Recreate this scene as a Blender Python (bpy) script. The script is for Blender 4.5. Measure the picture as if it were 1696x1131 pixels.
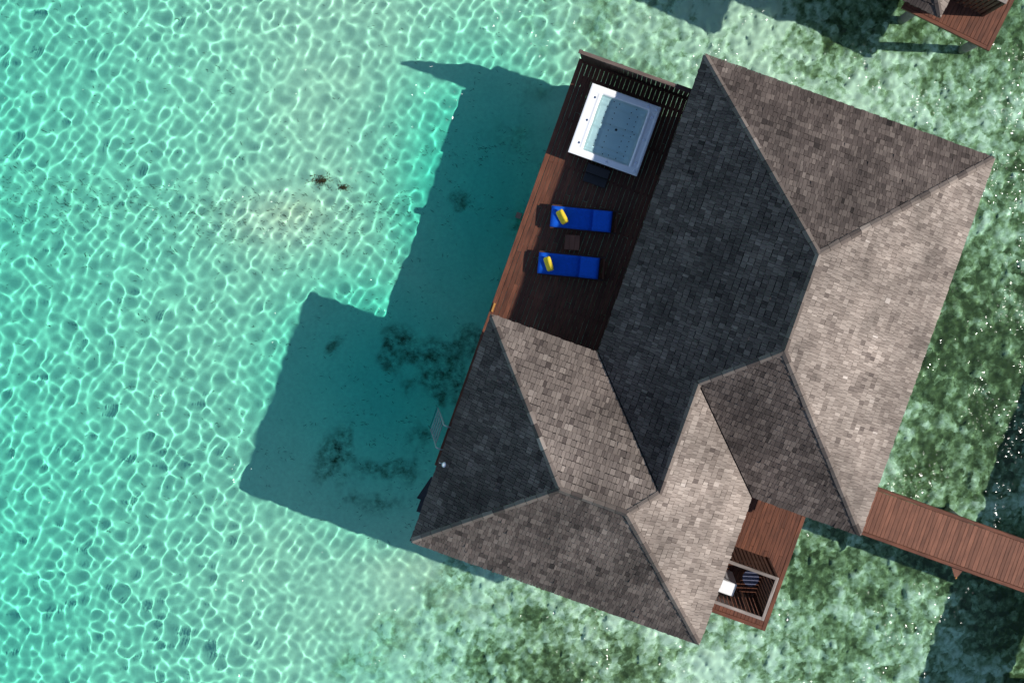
import bpy, math, random
import numpy as np
from mathutils import Vector, Matrix

sc = bpy.context.scene
for o in list(bpy.data.objects):
    bpy.data.objects.remove(o, do_unlink=True)
COL = sc.collection
random.seed(7)
R = math.radians

# ------------------------------------------------------------------ camera
CAM_Z, FOCAL, NX, NY = 50.606, 2592.0, 1021.0, 378.0
cam = bpy.data.cameras.new('camera')
cam.sensor_width = 36.0
cam.lens = FOCAL / 1696 * 36
cam.shift_x = (848 - NX) / 1696
cam.shift_y = -(565.5 - NY) / 1696
cam.clip_start, cam.clip_end = 0.5, 2000
cam_o = bpy.data.objects.new('camera', cam)
COL.objects.link(cam_o)
cam_o.location = (0, 0, CAM_Z)
sc.camera = cam_o

# ------------------------------------------------------------------ sky, sun, exposure
SUN_EL = R(45.2)
SX, SY = 0.9986, -0.053
world = bpy.data.worlds.new('World')
sc.world = world
world.use_nodes = True
wn = world.node_tree
sky = wn.nodes.new('ShaderNodeTexSky')
sky.sky_type = 'NISHITA'
sky.sun_disc = False
sky.sun_elevation = SUN_EL
sky.sun_rotation = math.atan2(SX, SY)
sky.air_density, sky.dust_density, sky.ozone_density = 1.0, 0.3, 2.0
bg = wn.nodes['Background']
wn.links.new(sky.outputs[0], bg.inputs[0])
bg.inputs[1].default_value = 0.14
sun = bpy.data.lights.new('sun', 'SUN')
sun.energy = 4.6
sun.angle = R(0.5)
sun.color = (1.0, 0.95, 0.88)
sun.cycles.is_caustics_light = True
sun_o = bpy.data.objects.new('sun', sun)
COL.objects.link(sun_o)
sun_o.rotation_euler = Vector((-SX * math.cos(SUN_EL), -SY * math.cos(SUN_EL), -math.sin(SUN_EL))).to_track_quat('-Z', 'Y').to_euler()
sc.view_settings.view_transform = 'Standard'
sc.view_settings.look = 'None'
sc.view_settings.exposure = 0.0
sc.view_settings.gamma = 1.0
sc.render.engine = 'CYCLES'
cy = sc.cycles
cy.max_bounces = 7
cy.diffuse_bounces = 3
cy.glossy_bounces = 3
cy.transmission_bounces = 6
cy.sample_clamp_indirect = 6
cy.use_denoising = True
cy.denoiser = 'OPENIMAGEDENOISE'

# ------------------------------------------------------------------ helpers
def tag(o, label=None, cat=None, group=None, kind=None):
    if label: o['label'] = label
    if cat: o['category'] = cat
    if group: o['group'] = group
    if kind: o['kind'] = kind
    return o

def empty(name, loc=(0, 0, 0), rz=0.0):
    o = bpy.data.objects.new(name, None)
    COL.objects.link(o)
    o.location = loc
    o.rotation_euler = (0, 0, rz)
    o.empty_display_size = 0.2
    return o

def link(name, me, parent=None, loc=None, rz=0.0):
    o = bpy.data.objects.new(name, me)
    COL.objects.link(o)
    o.parent = parent
    if loc is not None: o.location = loc
    if rz: o.rotation_euler = (0, 0, rz)
    return o

class MB:
    """collects plain polygons, then makes one mesh"""
    def __init__(s): s.v, s.f = [], []
    def add(s, vs, fs):
        n = len(s.v)
        s.v += [tuple(p) for p in vs]
        s.f += [tuple(i + n for i in f) for f in fs]
        return s
    def box(s, x0, x1, y0, y1, z0, z1, b=0.0):
        if b > 0:
            vs = []
            for (x, y) in ((x0, y0), (x1, y0), (x1, y1), (x0, y1)):
                vs.append((x, y, z0))
            for (x, y) in ((x0, y0), (x1, y0), (x1, y1), (x0, y1)):
                vs.append((x, y, z1 - b))
            for (x, y) in ((x0 + b, y0 + b), (x1 - b, y0 + b), (x1 - b, y1 - b), (x0 + b, y1 - b)):
                vs.append((x, y, z1))
            fs = [(3, 2, 1, 0), (8, 9, 10, 11)]
            for k in range(4):
                j = (k + 1) % 4
                fs += [(k, j, 4 + j, 4 + k), (4 + k, 4 + j, 8 + j, 8 + k)]
            return s.add(vs, fs)
        vs = [(x0, y0, z0), (x1, y0, z0), (x1, y1, z0), (x0, y1, z0), (x0, y0, z1), (x1, y0, z1), (x1, y1, z1), (x0, y1, z1)]
        return s.add(vs, [(3, 2, 1, 0), (4, 5, 6, 7), (0, 1, 5, 4), (1, 2, 6, 5), (2, 3, 7, 6), (3, 0, 4, 7)])
    def cyl(s, p, q, r, n=12, r2=None):
        p, q = Vector(p), Vector(q)
        r2 = r if r2 is None else r2
        d = (q - p).normalized()
        a = d.orthogonal().normalized(); b = d.cross(a)
        vs = []
        for c, rr in ((p, r), (q, r2)):
            for k in range(n):
                t = 2 * math.pi * k / n
                vs.append(c + a * (rr * math.cos(t)) + b * (rr * math.sin(t)))
        fs = [(k, (k + 1) % n, n + (k + 1) % n, n + k) for k in range(n)]
        fs += [tuple(reversed(range(n))), tuple(range(n, 2 * n))]
        return s.add(vs, fs)
    def tube(s, pts, r, n=8):
        pts = [Vector(p) for p in pts]
        up = Vector((0.13, 0.97, 0.21))
        vs, fs = [], []
        for i, p in enumerate(pts):
            d = (pts[min(i + 1, len(pts) - 1)] - pts[max(i - 1, 0)]).normalized()
            a = d.cross(up).normalized(); b = d.cross(a)
            for k in range(n):
                t = 2 * math.pi * k / n
                vs.append(p + a * (r * math.cos(t)) + b * (r * math.sin(t)))
        for i in range(len(pts) - 1):
            for k in range(n):
                j = (k + 1) % n
                fs.append((i * n + k, i * n + j, (i + 1) * n + j, (i + 1) * n + k))
        fs += [tuple(reversed(range(n))), tuple(range((len(pts) - 1) * n, len(pts) * n))]
        return s.add(vs, fs)
    def mesh(s, name, mat, smooth=False):
        me = bpy.data.meshes.new(name)
        me.from_pydata(s.v, [], s.f)
        me.validate()
        me.update()
        if smooth: me.polygons.foreach_set('use_smooth', [True] * len(me.polygons))
        if mat: me.materials.append(mat)
        return me
    def build(s, name, mat, parent=None, loc=None, rz=0.0, smooth=False):
        return link(name, s.mesh(name, mat, smooth), parent, loc, rz)

def cushion(lx, ly, lz, n=14, p=0.35):
    """a stuffed pad: pinched edges, full middle"""
    m = MB()
    for side in (1, -1):
        vs, fs = [], []
        for i in range(n + 1):
            for j in range(n + 1):
                a, b = -1 + 2 * i / n, -1 + 2 * j / n
                h = (max(0, 1 - a ** 4) * max(0, 1 - b ** 4)) ** p
                pin = 1 - 0.06 * (a * a * b * b)
                vs.append((a * lx / 2 * (1 - .05 * (1 - b * b)) * pin, b * ly / 2 * (1 - .05 * (1 - a * a)) * pin, side * h * lz / 2))
        for i in range(n):
            for j in range(n):
                q = (i * (n + 1) + j, (i + 1) * (n + 1) + j, (i + 1) * (n + 1) + j + 1, i * (n + 1) + j + 1)
                fs.append(q if side > 0 else tuple(reversed(q)))
        m.add(vs, fs)
    return m

# ------------------------------------------------------------------ numpy noise
def _hash(ix, iy, seed):
    h = (ix.astype(np.int64) * 374761393 + iy.astype(np.int64) * 668265263 + seed * 1442695041) & 0xFFFFFFFF
    h = ((h ^ (h >> 13)) * 1274126177) & 0xFFFFFFFF
    return ((h ^ (h >> 16)) & 0xFFFFFF) / float(0xFFFFFF)

def vnoise(x, y, seed=0):
    ix, iy = np.floor(x), np.floor(y)
    fx, fy = x - ix, y - iy
    fx = fx * fx * fx * (fx * (fx * 6 - 15) + 10); fy = fy * fy * fy * (fy * (fy * 6 - 15) + 10)
    a, b = _hash(ix, iy, seed), _hash(ix + 1, iy, seed)
    c, d = _hash(ix, iy + 1, seed), _hash(ix + 1, iy + 1, seed)
    return (a * (1 - fx) + b * fx) * (1 - fy) + (c * (1 - fx) + d * fx) * fy

def fbm(x, y, seed=0, oct=4):
    s, a, t = 0, 1.0, 0
    for k in range(oct):
        s = s + a * vnoise(x * 2 ** k + 17.3 * k, y * 2 ** k - 9.1 * k, seed + k); t += a; a *= 0.5
    return s / t

def worley(x, y, seed=0):
    ix, iy = np.floor(x), np.floor(y)
    best = np.full(x.shape, 9.0); ident = np.zeros(x.shape); second = np.full(x.shape, 9.0)
    for dx in (-1, 0, 1):
        for dy in (-1, 0, 1):
            cx, cy_ = ix + dx, iy + dy
            px = cx + _hash(cx, cy_, seed); py = cy_ + _hash(cx, cy_, seed + 11)
            d = np.hypot(px - x, py - y)
            cid = _hash(cx, cy_, seed + 23)
            m = d < best
            second = np.where(m, best, np.minimum(second, d))
            ident = np.where(m, cid, ident)
            best = np.where(m, d, best)
    return best, second, ident

def sstep(a, b, x):
    t = np.clip((x - a) / (b - a), 0, 1)
    return t * t * (3 - 2 * t)

def grid_mesh(name, xs, ys, Z, attrs, mat):
    X, Y = np.meshgrid(xs, ys)
    v = np.stack([X.ravel(), Y.ravel(), Z.ravel()], 1).astype(np.float32)
    ny, nx = X.shape
    i = np.arange(nx * ny).reshape(ny, nx)
    q = np.stack([i[:-1, :-1].ravel(), i[:-1, 1:].ravel(), i[1:, 1:].ravel(), i[1:, :-1].ravel()], 1).astype(np.int32)
    me = bpy.data.meshes.new(name)
    me.vertices.add(len(v)); me.vertices.foreach_set('co', v.ravel())
    me.loops.add(q.size); me.loops.foreach_set('vertex_index', q.ravel())
    me.polygons.add(len(q)); me.polygons.foreach_set('loop_start', np.arange(0, q.size, 4, dtype=np.int32))
    me.polygons.foreach_set('use_smooth', np.ones(len(q), bool))
    for k, a in attrs.items():
        at = me.attributes.new(k, 'FLOAT', 'POINT')
        at.data.foreach_set('value', a.ravel().astype(np.float32))
    me.update(calc_edges=True)
    me.materials.append(mat)
    return link(name, me)

def axis(lo, hi, step, far):
    a = list(np.arange(lo, hi, step))
    out, d, p = [], step, a[-1]
    while p < far:
        d *= 1.28; p += d; out.append(p)
    pre, d, p = [], step, a[0]
    while p > -far:
        d *= 1.28; p -= d; pre.append(p)
    return np.array(pre[::-1] + a + out)

# ------------------------------------------------------------------ materials
def material(name):
    m = bpy.data.materials.new(name)
    m.use_nodes = True
    nt = m.node_tree
    return m, nt, nt.nodes['Principled BSDF']

def N(nt, kind, **kw):
    n = nt.nodes.new(kind)
    for k, v in kw.items():
        if k == 'inp':
            for a, b in v.items(): n.inputs[a].default_value = b
        else: setattr(n, k, v)
    return n

def ramp(nt, stops):
    n = nt.nodes.new('ShaderNodeValToRGB')
    e = n.color_ramp.elements
    while len(e) < len(stops): e.new(0.5)
    for k, (p, c) in enumerate(stops):
        e[k].position = p; e[k].color = (*c, 1)
    return n

def mixc(nt, blend, fac, a, b):
    n = nt.nodes.new('ShaderNodeMix'); n.data_type = 'RGBA'; n.blend_type = blend
    for s, v in ((n.inputs[0], fac), (n.inputs[6], a), (n.inputs[7], b)):
        if isinstance(v, bpy.types.NodeSocket): nt.links.new(v, s)
        elif isinstance(v, tuple): s.default_value = (*v, 1)
        else: s.default_value = v
    return n.outputs[2]

def wood(name, dark, light, axis_scale, rough=0.6, bump=0.3, spec=0.3):
    m, nt, p = material(name)
    L = nt.links.new
    tc = N(nt, 'ShaderNodeTexCoord'); info = N(nt, 'ShaderNodeObjectInfo')
    off = N(nt, 'ShaderNodeVectorMath', operation='SCALE'); off.inputs[0].default_value = (17, 31, 11)
    L(info.outputs['Random'], off.inputs['Scale'])
    add = N(nt, 'ShaderNodeVectorMath', operation='ADD'); L(tc.outputs['Object'], add.inputs[0]); L(off.outputs[0], add.inputs[1])
    mp = N(nt, 'ShaderNodeMapping'); mp.inputs['Scale'].default_value = axis_scale; L(add.outputs[0], mp.inputs[0])
    g = N(nt, 'ShaderNodeTexNoise', inp={'Scale': 1.0, 'Detail': 6.0, 'Roughness': 0.65}); L(mp.outputs[0], g.inputs['Vector'])
    w = N(nt, 'ShaderNodeTexNoise', inp={'Scale': 1.7, 'Detail': 3.0}); L(add.outputs[0], w.inputs['Vector'])
    rp = ramp(nt, [(0.25, dark), (0.75, light)]); L(g.outputs['Fac'], rp.inputs[0])
    val = N(nt, 'ShaderNodeMapRange', inp={'To Min': 0.80, 'To Max': 1.16}); L(info.outputs['Random'], val.inputs[0])
    wv = N(nt, 'ShaderNodeMapRange', inp={'From Min': .3, 'From Max': .7, 'To Min': 0.8, 'To Max': 1.18}); L(w.outputs['Fac'], wv.inputs[0])
    mu = N(nt, 'ShaderNodeMath', operation='MULTIPLY'); L(val.outputs[0], mu.inputs[0]); L(wv.outputs[0], mu.inputs[1])
    cb = N(nt, 'ShaderNodeVectorMath', operation='SCALE'); L(rp.outputs[0], cb.inputs[0]); L(mu.outputs[0], cb.inputs['Scale'])
    L(cb.outputs[0], p.inputs['Base Color'])
    p.inputs['Roughness'].default_value = rough
    p.inputs['Specular IOR Level'].default_value = spec
    b = N(nt, 'ShaderNodeBump', inp={'Strength': bump, 'Distance': 0.01}); L(g.outputs['Fac'], b.inputs['Height']); L(b.outputs[0], p.inputs['Normal'])
    return m

def plain(name, col, rough=0.5, metal=0.0, spec=0.5, var=0.12, scale=6.0, bump=0.0):
    m, nt, p = material(name)
    L = nt.links.new
    tc = N(nt, 'ShaderNodeTexCoord')
    g = N(nt, 'ShaderNodeTexNoise', inp={'Scale': scale, 'Detail': 5.0}); L(tc.outputs['Object'], g.inputs['Vector'])
    r = ramp(nt, [(0.3, tuple(c * (1 - var) for c in col)), (0.7, tuple(min(1, c * (1 + var)) for c in col))]); L(g.outputs['Fac'], r.inputs[0])
    L(r.outputs[0], p.inputs['Base Color'])
    p.inputs['Roughness'].default_value = rough; p.inputs['Metallic'].default_value = metal
    p.inputs['Specular IOR Level'].default_value = spec
    if bump:
        b = N(nt, 'ShaderNodeBump', inp={'Strength': bump, 'Distance': 0.004}); L(g.outputs['Fac'], b.inputs['Height']); L(b.outputs[0], p.inputs['Normal'])
    return m

M = {}
M['deck'] = wood('deck_timber', (.042, .014, .008), (.210, .073, .036), (42, 2.2, 20))          # boards run along local y
M['deck_x'] = wood('deck_timber_crosswise', (.042, .014, .008), (.210, .073, .036), (2.2, 42, 20))
M['jetty'] = wood('jetty_timber', (.120, .047, .027), (.26, .106, .060), (42, 2.2, 20))
M['dark'] = wood('dark_timber', (.03, .014, .010), (.075, .034, .024), (30, 30, 2.2))
M['grey'] = wood('weathered_timber', (.14, .105, .085), (.42, .36, .31), (2.0, 34, 20), rough=.8, spec=.15)
M['grey_y'] = wood('weathered_timber_lengthwise', (.14, .105, .085), (.42, .36, .31), (34, 2.0, 20), rough=.8, spec=.15)
M['brown_grey'] = wood('weathered_brown_timber', (.09, .062, .050), (.24, .18, .15), (2.0, 34, 20), rough=.8, spec=.15)
M['wall'] = wood('wall_timber', (.05, .025, .017), (.12, .06, .04), (4, 4, 26))
M['white'] = plain('white_acrylic', (.92, .92, .915), .25, var=.02)
M['blackp'] = plain('black_plastic', (.012, .012, .013), .4, var=.2)
M['chrome'] = plain('brushed_metal', (.62, .64, .65), .22, 1.0, var=.05)
M['galv'] = plain('galvanised_metal', (.36, .40, .40), .5, 0.3, var=.1)
M['blue'] = plain('blue_canvas', (.004, .095, .55), .85, spec=.2, var=.12, scale=14, bump=.25)
M['yellow'] = plain('yellow_canvas', (.85, .62, .045), .85, spec=.2, var=.12, scale=14, bump=.3)
M['stool'] = plain('blue_grey_paint', (.13, .14, .22), .5, var=.1)
M['panel'] = plain('grey_acrylic', (.52, .54, .55), .3, var=.03)
M['shade'] = plain('black_stained_timber', (.018, .016, .017), .6, var=.3)
M['amber'] = plain('amber_varnished_wood', (.45, .22, .05), .35, var=.2)

def shingle_material():
    m, nt, p = material('weathered_shingle')
    L = nt.links.new
    tc = N(nt, 'ShaderNodeTexCoord')
    at = N(nt, 'ShaderNodeAttribute', attribute_name='tone')
    gr = N(nt, 'ShaderNodeAttribute', attribute_name='grain')
    sp = N(nt, 'ShaderNodeSeparateXYZ'); L(gr.outputs['Vector'], sp.inputs[0])
    mp = N(nt, 'ShaderNodeMapping'); mp.inputs['Scale'].default_value = (70, 4, 1); L(gr.outputs['Vector'], mp.inputs[0])
    g = N(nt, 'ShaderNodeTexNoise', inp={'Scale': 1.0, 'Detail': 4.0, 'Roughness': .6}); L(mp.outputs[0], g.inputs['Vector'])
    big = N(nt, 'ShaderNodeTexNoise', inp={'Scale': .55, 'Detail': 4.0}); L(tc.outputs['Object'], big.inputs['Vector'])
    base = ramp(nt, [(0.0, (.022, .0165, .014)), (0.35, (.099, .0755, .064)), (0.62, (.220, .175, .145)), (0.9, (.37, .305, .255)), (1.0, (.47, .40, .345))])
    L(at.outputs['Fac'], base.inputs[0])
    k = N(nt, 'ShaderNodeMapRange', inp={'From Min': .25, 'From Max': .75, 'To Min': .70, 'To Max': 1.25}); L(g.outputs['Fac'], k.inputs[0])
    k2 = N(nt, 'ShaderNodeMapRange', inp={'From Min': .3, 'From Max': .7, 'To Min': .62, 'To Max': 1.26}); L(big.outputs['Fac'], k2.inputs[0])
    mu = N(nt, 'ShaderNodeMath', operation='MULTIPLY'); L(k.outputs[0], mu.inputs[0]); L(k2.outputs[0], mu.inputs[1])
    s = N(nt, 'ShaderNodeVectorMath', operation='SCALE'); L(base.outputs[0], s.inputs[0]); L(mu.outputs[0], s.inputs['Scale'])
    L(s.outputs[0], p.inputs['Base Color'])
    p.inputs['Roughness'].default_value = .85
    p.inputs['Specular IOR Level'].default_value = .25
    b = N(nt, 'ShaderNodeBump', inp={'Strength': .35, 'Distance': .005}); L(g.outputs['Fac'], b.inputs['Height']); L(b.outputs[0], p.inputs['Normal'])
    return m
M['shingle'] = shingle_material()

def facing(nt):
    """Schlick reflectance, the same from both sides of the surface"""
    lw = N(nt, 'ShaderNodeLayerWeight', inp={'Blend': .5})
    pw = N(nt, 'ShaderNodeMath', operation='POWER'); nt.links.new(lw.outputs['Facing'], pw.inputs[0]); pw.inputs[1].default_value = 5
    f = N(nt, 'ShaderNodeMath', operation='MULTIPLY_ADD'); nt.links.new(pw.outputs[0], f.inputs[0]); f.inputs[1].default_value = .95; f.inputs[2].default_value = .018
    return lw, f.outputs[0]

WATER_IOR = 1.2
def water_material():
    m = bpy.data.materials.new('sea_water'); m.use_nodes = True
    nt = m.node_tree; nt.nodes.clear(); L = nt.links.new
    out = N(nt, 'ShaderNodeOutputMaterial')
    refr = N(nt, 'ShaderNodeBsdfRefraction', inp={'Roughness': 0.0, 'IOR': WATER_IOR})
    tint_dep = N(nt, 'ShaderNodeAttribute', attribute_name='tint_depth')  # water depth plus a teal tint painted over the villa's shadow
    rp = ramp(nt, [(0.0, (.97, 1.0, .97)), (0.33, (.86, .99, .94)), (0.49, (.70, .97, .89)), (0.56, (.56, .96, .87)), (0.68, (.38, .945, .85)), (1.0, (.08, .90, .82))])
    d = N(nt, 'ShaderNodeMath', operation='DIVIDE'); L(tint_dep.outputs['Fac'], d.inputs[0]); d.inputs[1].default_value = 4.4
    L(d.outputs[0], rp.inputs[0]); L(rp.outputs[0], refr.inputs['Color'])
    tc = N(nt, 'ShaderNodeTexCoord')
    n1 = N(nt, 'ShaderNodeTexNoise', inp={'Scale': 7.5, 'Detail': 0.0, 'Roughness': .5}); L(tc.outputs['Object'], n1.inputs['Vector'])
    ng = N(nt, 'ShaderNodeTexNoise', inp={'Scale': .42, 'Detail': 3.0}); L(tc.outputs['Object'], ng.inputs['Vector'])
    gr = N(nt, 'ShaderNodeMapRange', inp={'From Min': .44, 'From Max': .60, 'To Min': .35, 'To Max': 1.75}); L(ng.outputs['Fac'], gr.inputs[0])
    bh = N(nt, 'ShaderNodeMath', operation='MULTIPLY'); L(n1.outputs['Fac'], bh.inputs[0]); L(gr.outputs[0], bh.inputs[1])
    bp = N(nt, 'ShaderNodeBump', inp={'Strength': 1.0, 'Distance': .047}); L(bh.outputs[0], bp.inputs['Height'])
    gl = N(nt, 'ShaderNodeBsdfGlossy', inp={'Roughness': .11}); L(bp.outputs[0], gl.inputs['Normal'])
    lw, f = facing(nt)
    mx = N(nt, 'ShaderNodeMixShader'); L(f, mx.inputs[0]); L(refr.outputs[0], mx.inputs[1]); L(gl.outputs[0], mx.inputs[2])
    L(mx.outputs[0], out.inputs[0])
    return m

def tub_water_material():
    m = bpy.data.materials.new('tub_water'); m.use_nodes = True
    nt = m.node_tree; nt.nodes.clear(); L = nt.links.new
    out = N(nt, 'ShaderNodeOutputMaterial')
    refr = N(nt, 'ShaderNodeBsdfRefraction', inp={'Roughness': 0.0, 'IOR': 1.33, 'Color': (.80, .99, 1.0, 1)})
    gl = N(nt, 'ShaderNodeBsdfGlossy', inp={'Roughness': .02})
    lw, f = facing(nt)
    mx = N(nt, 'ShaderNodeMixShader'); L(f, mx.inputs[0]); L(refr.outputs[0], mx.inputs[1]); L(gl.outputs[0], mx.inputs[2])
    L(mx.outputs[0], out.inputs[0])
    return m

def seabed_material():
    m, nt, p = material('seabed_sand_and_reef')
    L = nt.links.new
    tc = N(nt, 'ShaderNodeTexCoord')
    reef = N(nt, 'ShaderNodeAttribute', attribute_name='reef')
    tone = N(nt, 'ShaderNodeAttribute', attribute_name='tone')
    alg = N(nt, 'ShaderNodeAttribute', attribute_name='algae')
    n1 = N(nt, 'ShaderNodeTexNoise', inp={'Scale': .45, 'Detail': 5.0}); L(tc.outputs['Object'], n1.inputs['Vector'])
    n2 = N(nt, 'ShaderNodeTexNoise', inp={'Scale': 7.0, 'Detail': 8.0, 'Roughness': .72}); L(tc.outputs['Object'], n2.inputs['Vector'])
    pale = N(nt, 'ShaderNodeAttribute', attribute_name='pale')
    sand = ramp(nt, [(0.3, (.70, .72, .61)), (0.7, (.85, .81, .67))]); L(n1.outputs['Fac'], sand.inputs[0])
    sv = N(nt, 'ShaderNodeMapRange', inp={'From Min': .3, 'From Max': .7, 'To Min': .86, 'To Max': 1.08}); L(n2.outputs['Fac'], sv.inputs[0])
    ss = N(nt, 'ShaderNodeVectorMath', operation='SCALE'); L(sand.outputs[0], ss.inputs[0]); L(sv.outputs[0], ss.inputs['Scale'])
    rc = ramp(nt, [(0.0, (.058, .080, .036)), (0.28, (.122, .168, .080)), (0.50, (.250, .325, .185)), (0.75, (.46, .56, .40)), (1.0, (.74, .81, .67))])
    ta = N(nt, 'ShaderNodeMapRange', inp={'From Min': .25, 'From Max': .75, 'To Min': -.20, 'To Max': .20}); L(n2.outputs['Fac'], ta.inputs[0])
    tt = N(nt, 'ShaderNodeMath', operation='ADD'); L(tone.outputs['Fac'], tt.inputs[0]); L(ta.outputs[0], tt.inputs[1])
    # single stones and coral heads, each with its own colour
    wv = N(nt, 'ShaderNodeVectorMath', operation='SCALE'); wv.inputs['Scale'].default_value = .22; L(n2.outputs['Color'], wv.inputs[0])
    wa = N(nt, 'ShaderNodeVectorMath', operation='ADD'); L(tc.outputs['Object'], wa.inputs[0]); L(wv.outputs[0], wa.inputs[1])
    for sc_, lo, hi in ((3.1, -.20, .24), (7.5, -.13, .13)):
        vo = N(nt, 'ShaderNodeTexVoronoi', inp={'Scale': sc_}); L(wa.outputs[0], vo.inputs['Vector'])
        sx = N(nt, 'ShaderNodeSeparateXYZ'); L(vo.outputs['Color'], sx.inputs[0])
        mr = N(nt, 'ShaderNodeMapRange', inp={'To Min': lo, 'To Max': hi}); L(sx.outputs[0], mr.inputs[0])
        t2 = N(nt, 'ShaderNodeMath', operation='ADD'); L(tt.outputs[0], t2.inputs[0]); L(mr.outputs[0], t2.inputs[1]); tt = t2
    L(tt.outputs[0], rc.inputs[0])
    sp = mixc(nt, 'MIX', pale.outputs['Fac'], ss.outputs[0], (.90, .74, .52))
    c = mixc(nt, 'MIX', reef.outputs['Fac'], sp, rc.outputs[0])
    n3 = N(nt, 'ShaderNodeTexNoise', inp={'Scale': 3.2, 'Detail': 8.0, 'Roughness': .72}); L(tc.outputs['Object'], n3.inputs['Vector'])
    am = N(nt, 'ShaderNodeMath', operation='MULTIPLY'); L(alg.outputs['Fac'], am.inputs[0])
    ar = N(nt, 'ShaderNodeMapRange', inp={'From Min': .36, 'From Max': .66}); L(n3.outputs['Fac'], ar.inputs[0]); L(ar.outputs[0], am.inputs[1])
    c = mixc(nt, 'MIX', am.outputs[0], c, (.055, .06, .028))
    L(c, p.inputs['Base Color'])
    p.inputs['Roughness'].default_value = 1.0
    p.inputs['Specular IOR Level'].default_value = 0.0
    return m

# ------------------------------------------------------------------ sea and seabed
def px_seabed(px, py, z=-1.08):
    s = (CAM_Z - z) / FOCAL
    return (px - NX) * s, -(py - NY) * s

def seabed_fields(X, Y):
    # photograph-like map coordinates, to say where reef, sand and painted shade lie
    s = (CAM_Z + 1.08) / FOCAL
    px, py = NX + X / s, NY - Y / s
    edge = np.interp(py, [-400, 60, 150, 500, 880, 930, 1000, 1131, 1500], [870, 900, 960, 940, 720, 610, 640, 650, 640])
    wob = (fbm(X * .35, Y * .35, 3, 4) - .5) * 330 + (fbm(X * 1.3, Y * 1.3, 31, 3) - .5) * 130
    reef = sstep(-70, 120, px - edge + wob)
    patch = sstep(.42, .62, fbm(X * .33 + 5, Y * .33, 41, 4))
    far = np.clip((px - 850) / 700, 0, 1)
    reef = reef * (1 - .45 * patch * sstep(350, 0, px - edge + wob))
    tint_depth = 2.32 + 0.2 * sstep(620, -60, px) + .3 * (fbm(X * .12, Y * .12, 5, 3) - .5)
    tint_depth = tint_depth - .75 * sstep(-100, 350, px - edge)
    # boulders and coral heads
    d1, e1, id1 = worley(X / .62, Y / .62, 1)
    d2, e2, id2 = worley(X / .27 + 3, Y / .27, 2)
    bump = .24 * np.clip(e1 - d1, 0, .6) ** .8 * (.3 + id1) + .12 * np.clip(e2 - d2, 0, .6) ** .8 * (.3 + id2)
    bump = bump + .22 * (fbm(X * .5, Y * .5, 61, 3) - .5)
    z = -.56 * tint_depth + reef * bump + .03 * (fbm(X * 1.2, Y * 1.2, 9, 3) - .5)
    gap = sstep(.0, .30, e1 - d1); gap2 = sstep(0, .35, e2 - d2)
    tone = .33 + .26 * id1 + .36 * id2 + .05 * sstep(330, 60, py) + .06 * sstep(1350, 800, px) * sstep(820, 960, py) + 1.35 * (fbm(X * .27, Y * .27, 71, 4) - .5) + .22 * patch - .05 * far - .30 * sstep(1440, 1600, px) * sstep(760, 1000, py) - .10 * sstep(1560, 1660, px) * sstep(500, 700, py)  # last terms paint the reef darker where the boardwalk's shadow falls
    tone = tone - .16 * (1 - gap) - .14 * (1 - gap2)
    # patches of dead weed on the sand
    spots = [(610, 790, 75, 60), (655, 600, 60, 75), (730, 620, 55, 80), (700, 720, 50, 35), (760, 350, 30, 40), (870, 480, 50, 50), (780, 560, 40, 40), (620, 770, 120, 90), (900, 310, 50, 40), (560, 560, 40, 40)]
    a = np.zeros_like(X)
    for (cx, cy_, rx, ry) in spots:
        a = np.maximum(a, 1 - np.hypot((px - cx) / rx, (py - cy_) / ry))
    a = sstep(.16, .62, a * .75 + (fbm(X * .75, Y * .75, 81, 6) - .5) * 3.4 - .10) * sstep(0, .35, a)
    streak = np.exp(-((py - 345 - .02 * px + 18 * np.sin(px / 90)) / 45) ** 2) * (px < 660)
    a = np.maximum(a, .3 * streak * sstep(.5, .72, fbm(X * .9, Y * 2.2, 91, 4)))
    return z, reef, tone, a, tint_depth

xs = axis(-22.5, 15.5, .07, 700)
ys = axis(-17.5, 9.5, .07, 700)
X, Y = np.meshgrid(xs, ys)
Zb, reef, tone, algae, tint_depth = seabed_fields(X, Y)
seabed = grid_mesh('seabed', xs, ys, Zb, {'reef': reef, 'tone': tone, 'algae': algae, 'pale': .45 * np.clip(np.exp(-((X + 10.55 + .25 * fbm(X, Y, 7)) / .95) ** 2 - ((Y - .35 - .5 * fbm(X * .8, Y * .8, 8)) / .34) ** 2), 0, 1)}, seabed_material())
tag(seabed, kind='structure')
seabed.cycles.is_caustics_receiver = True

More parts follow.
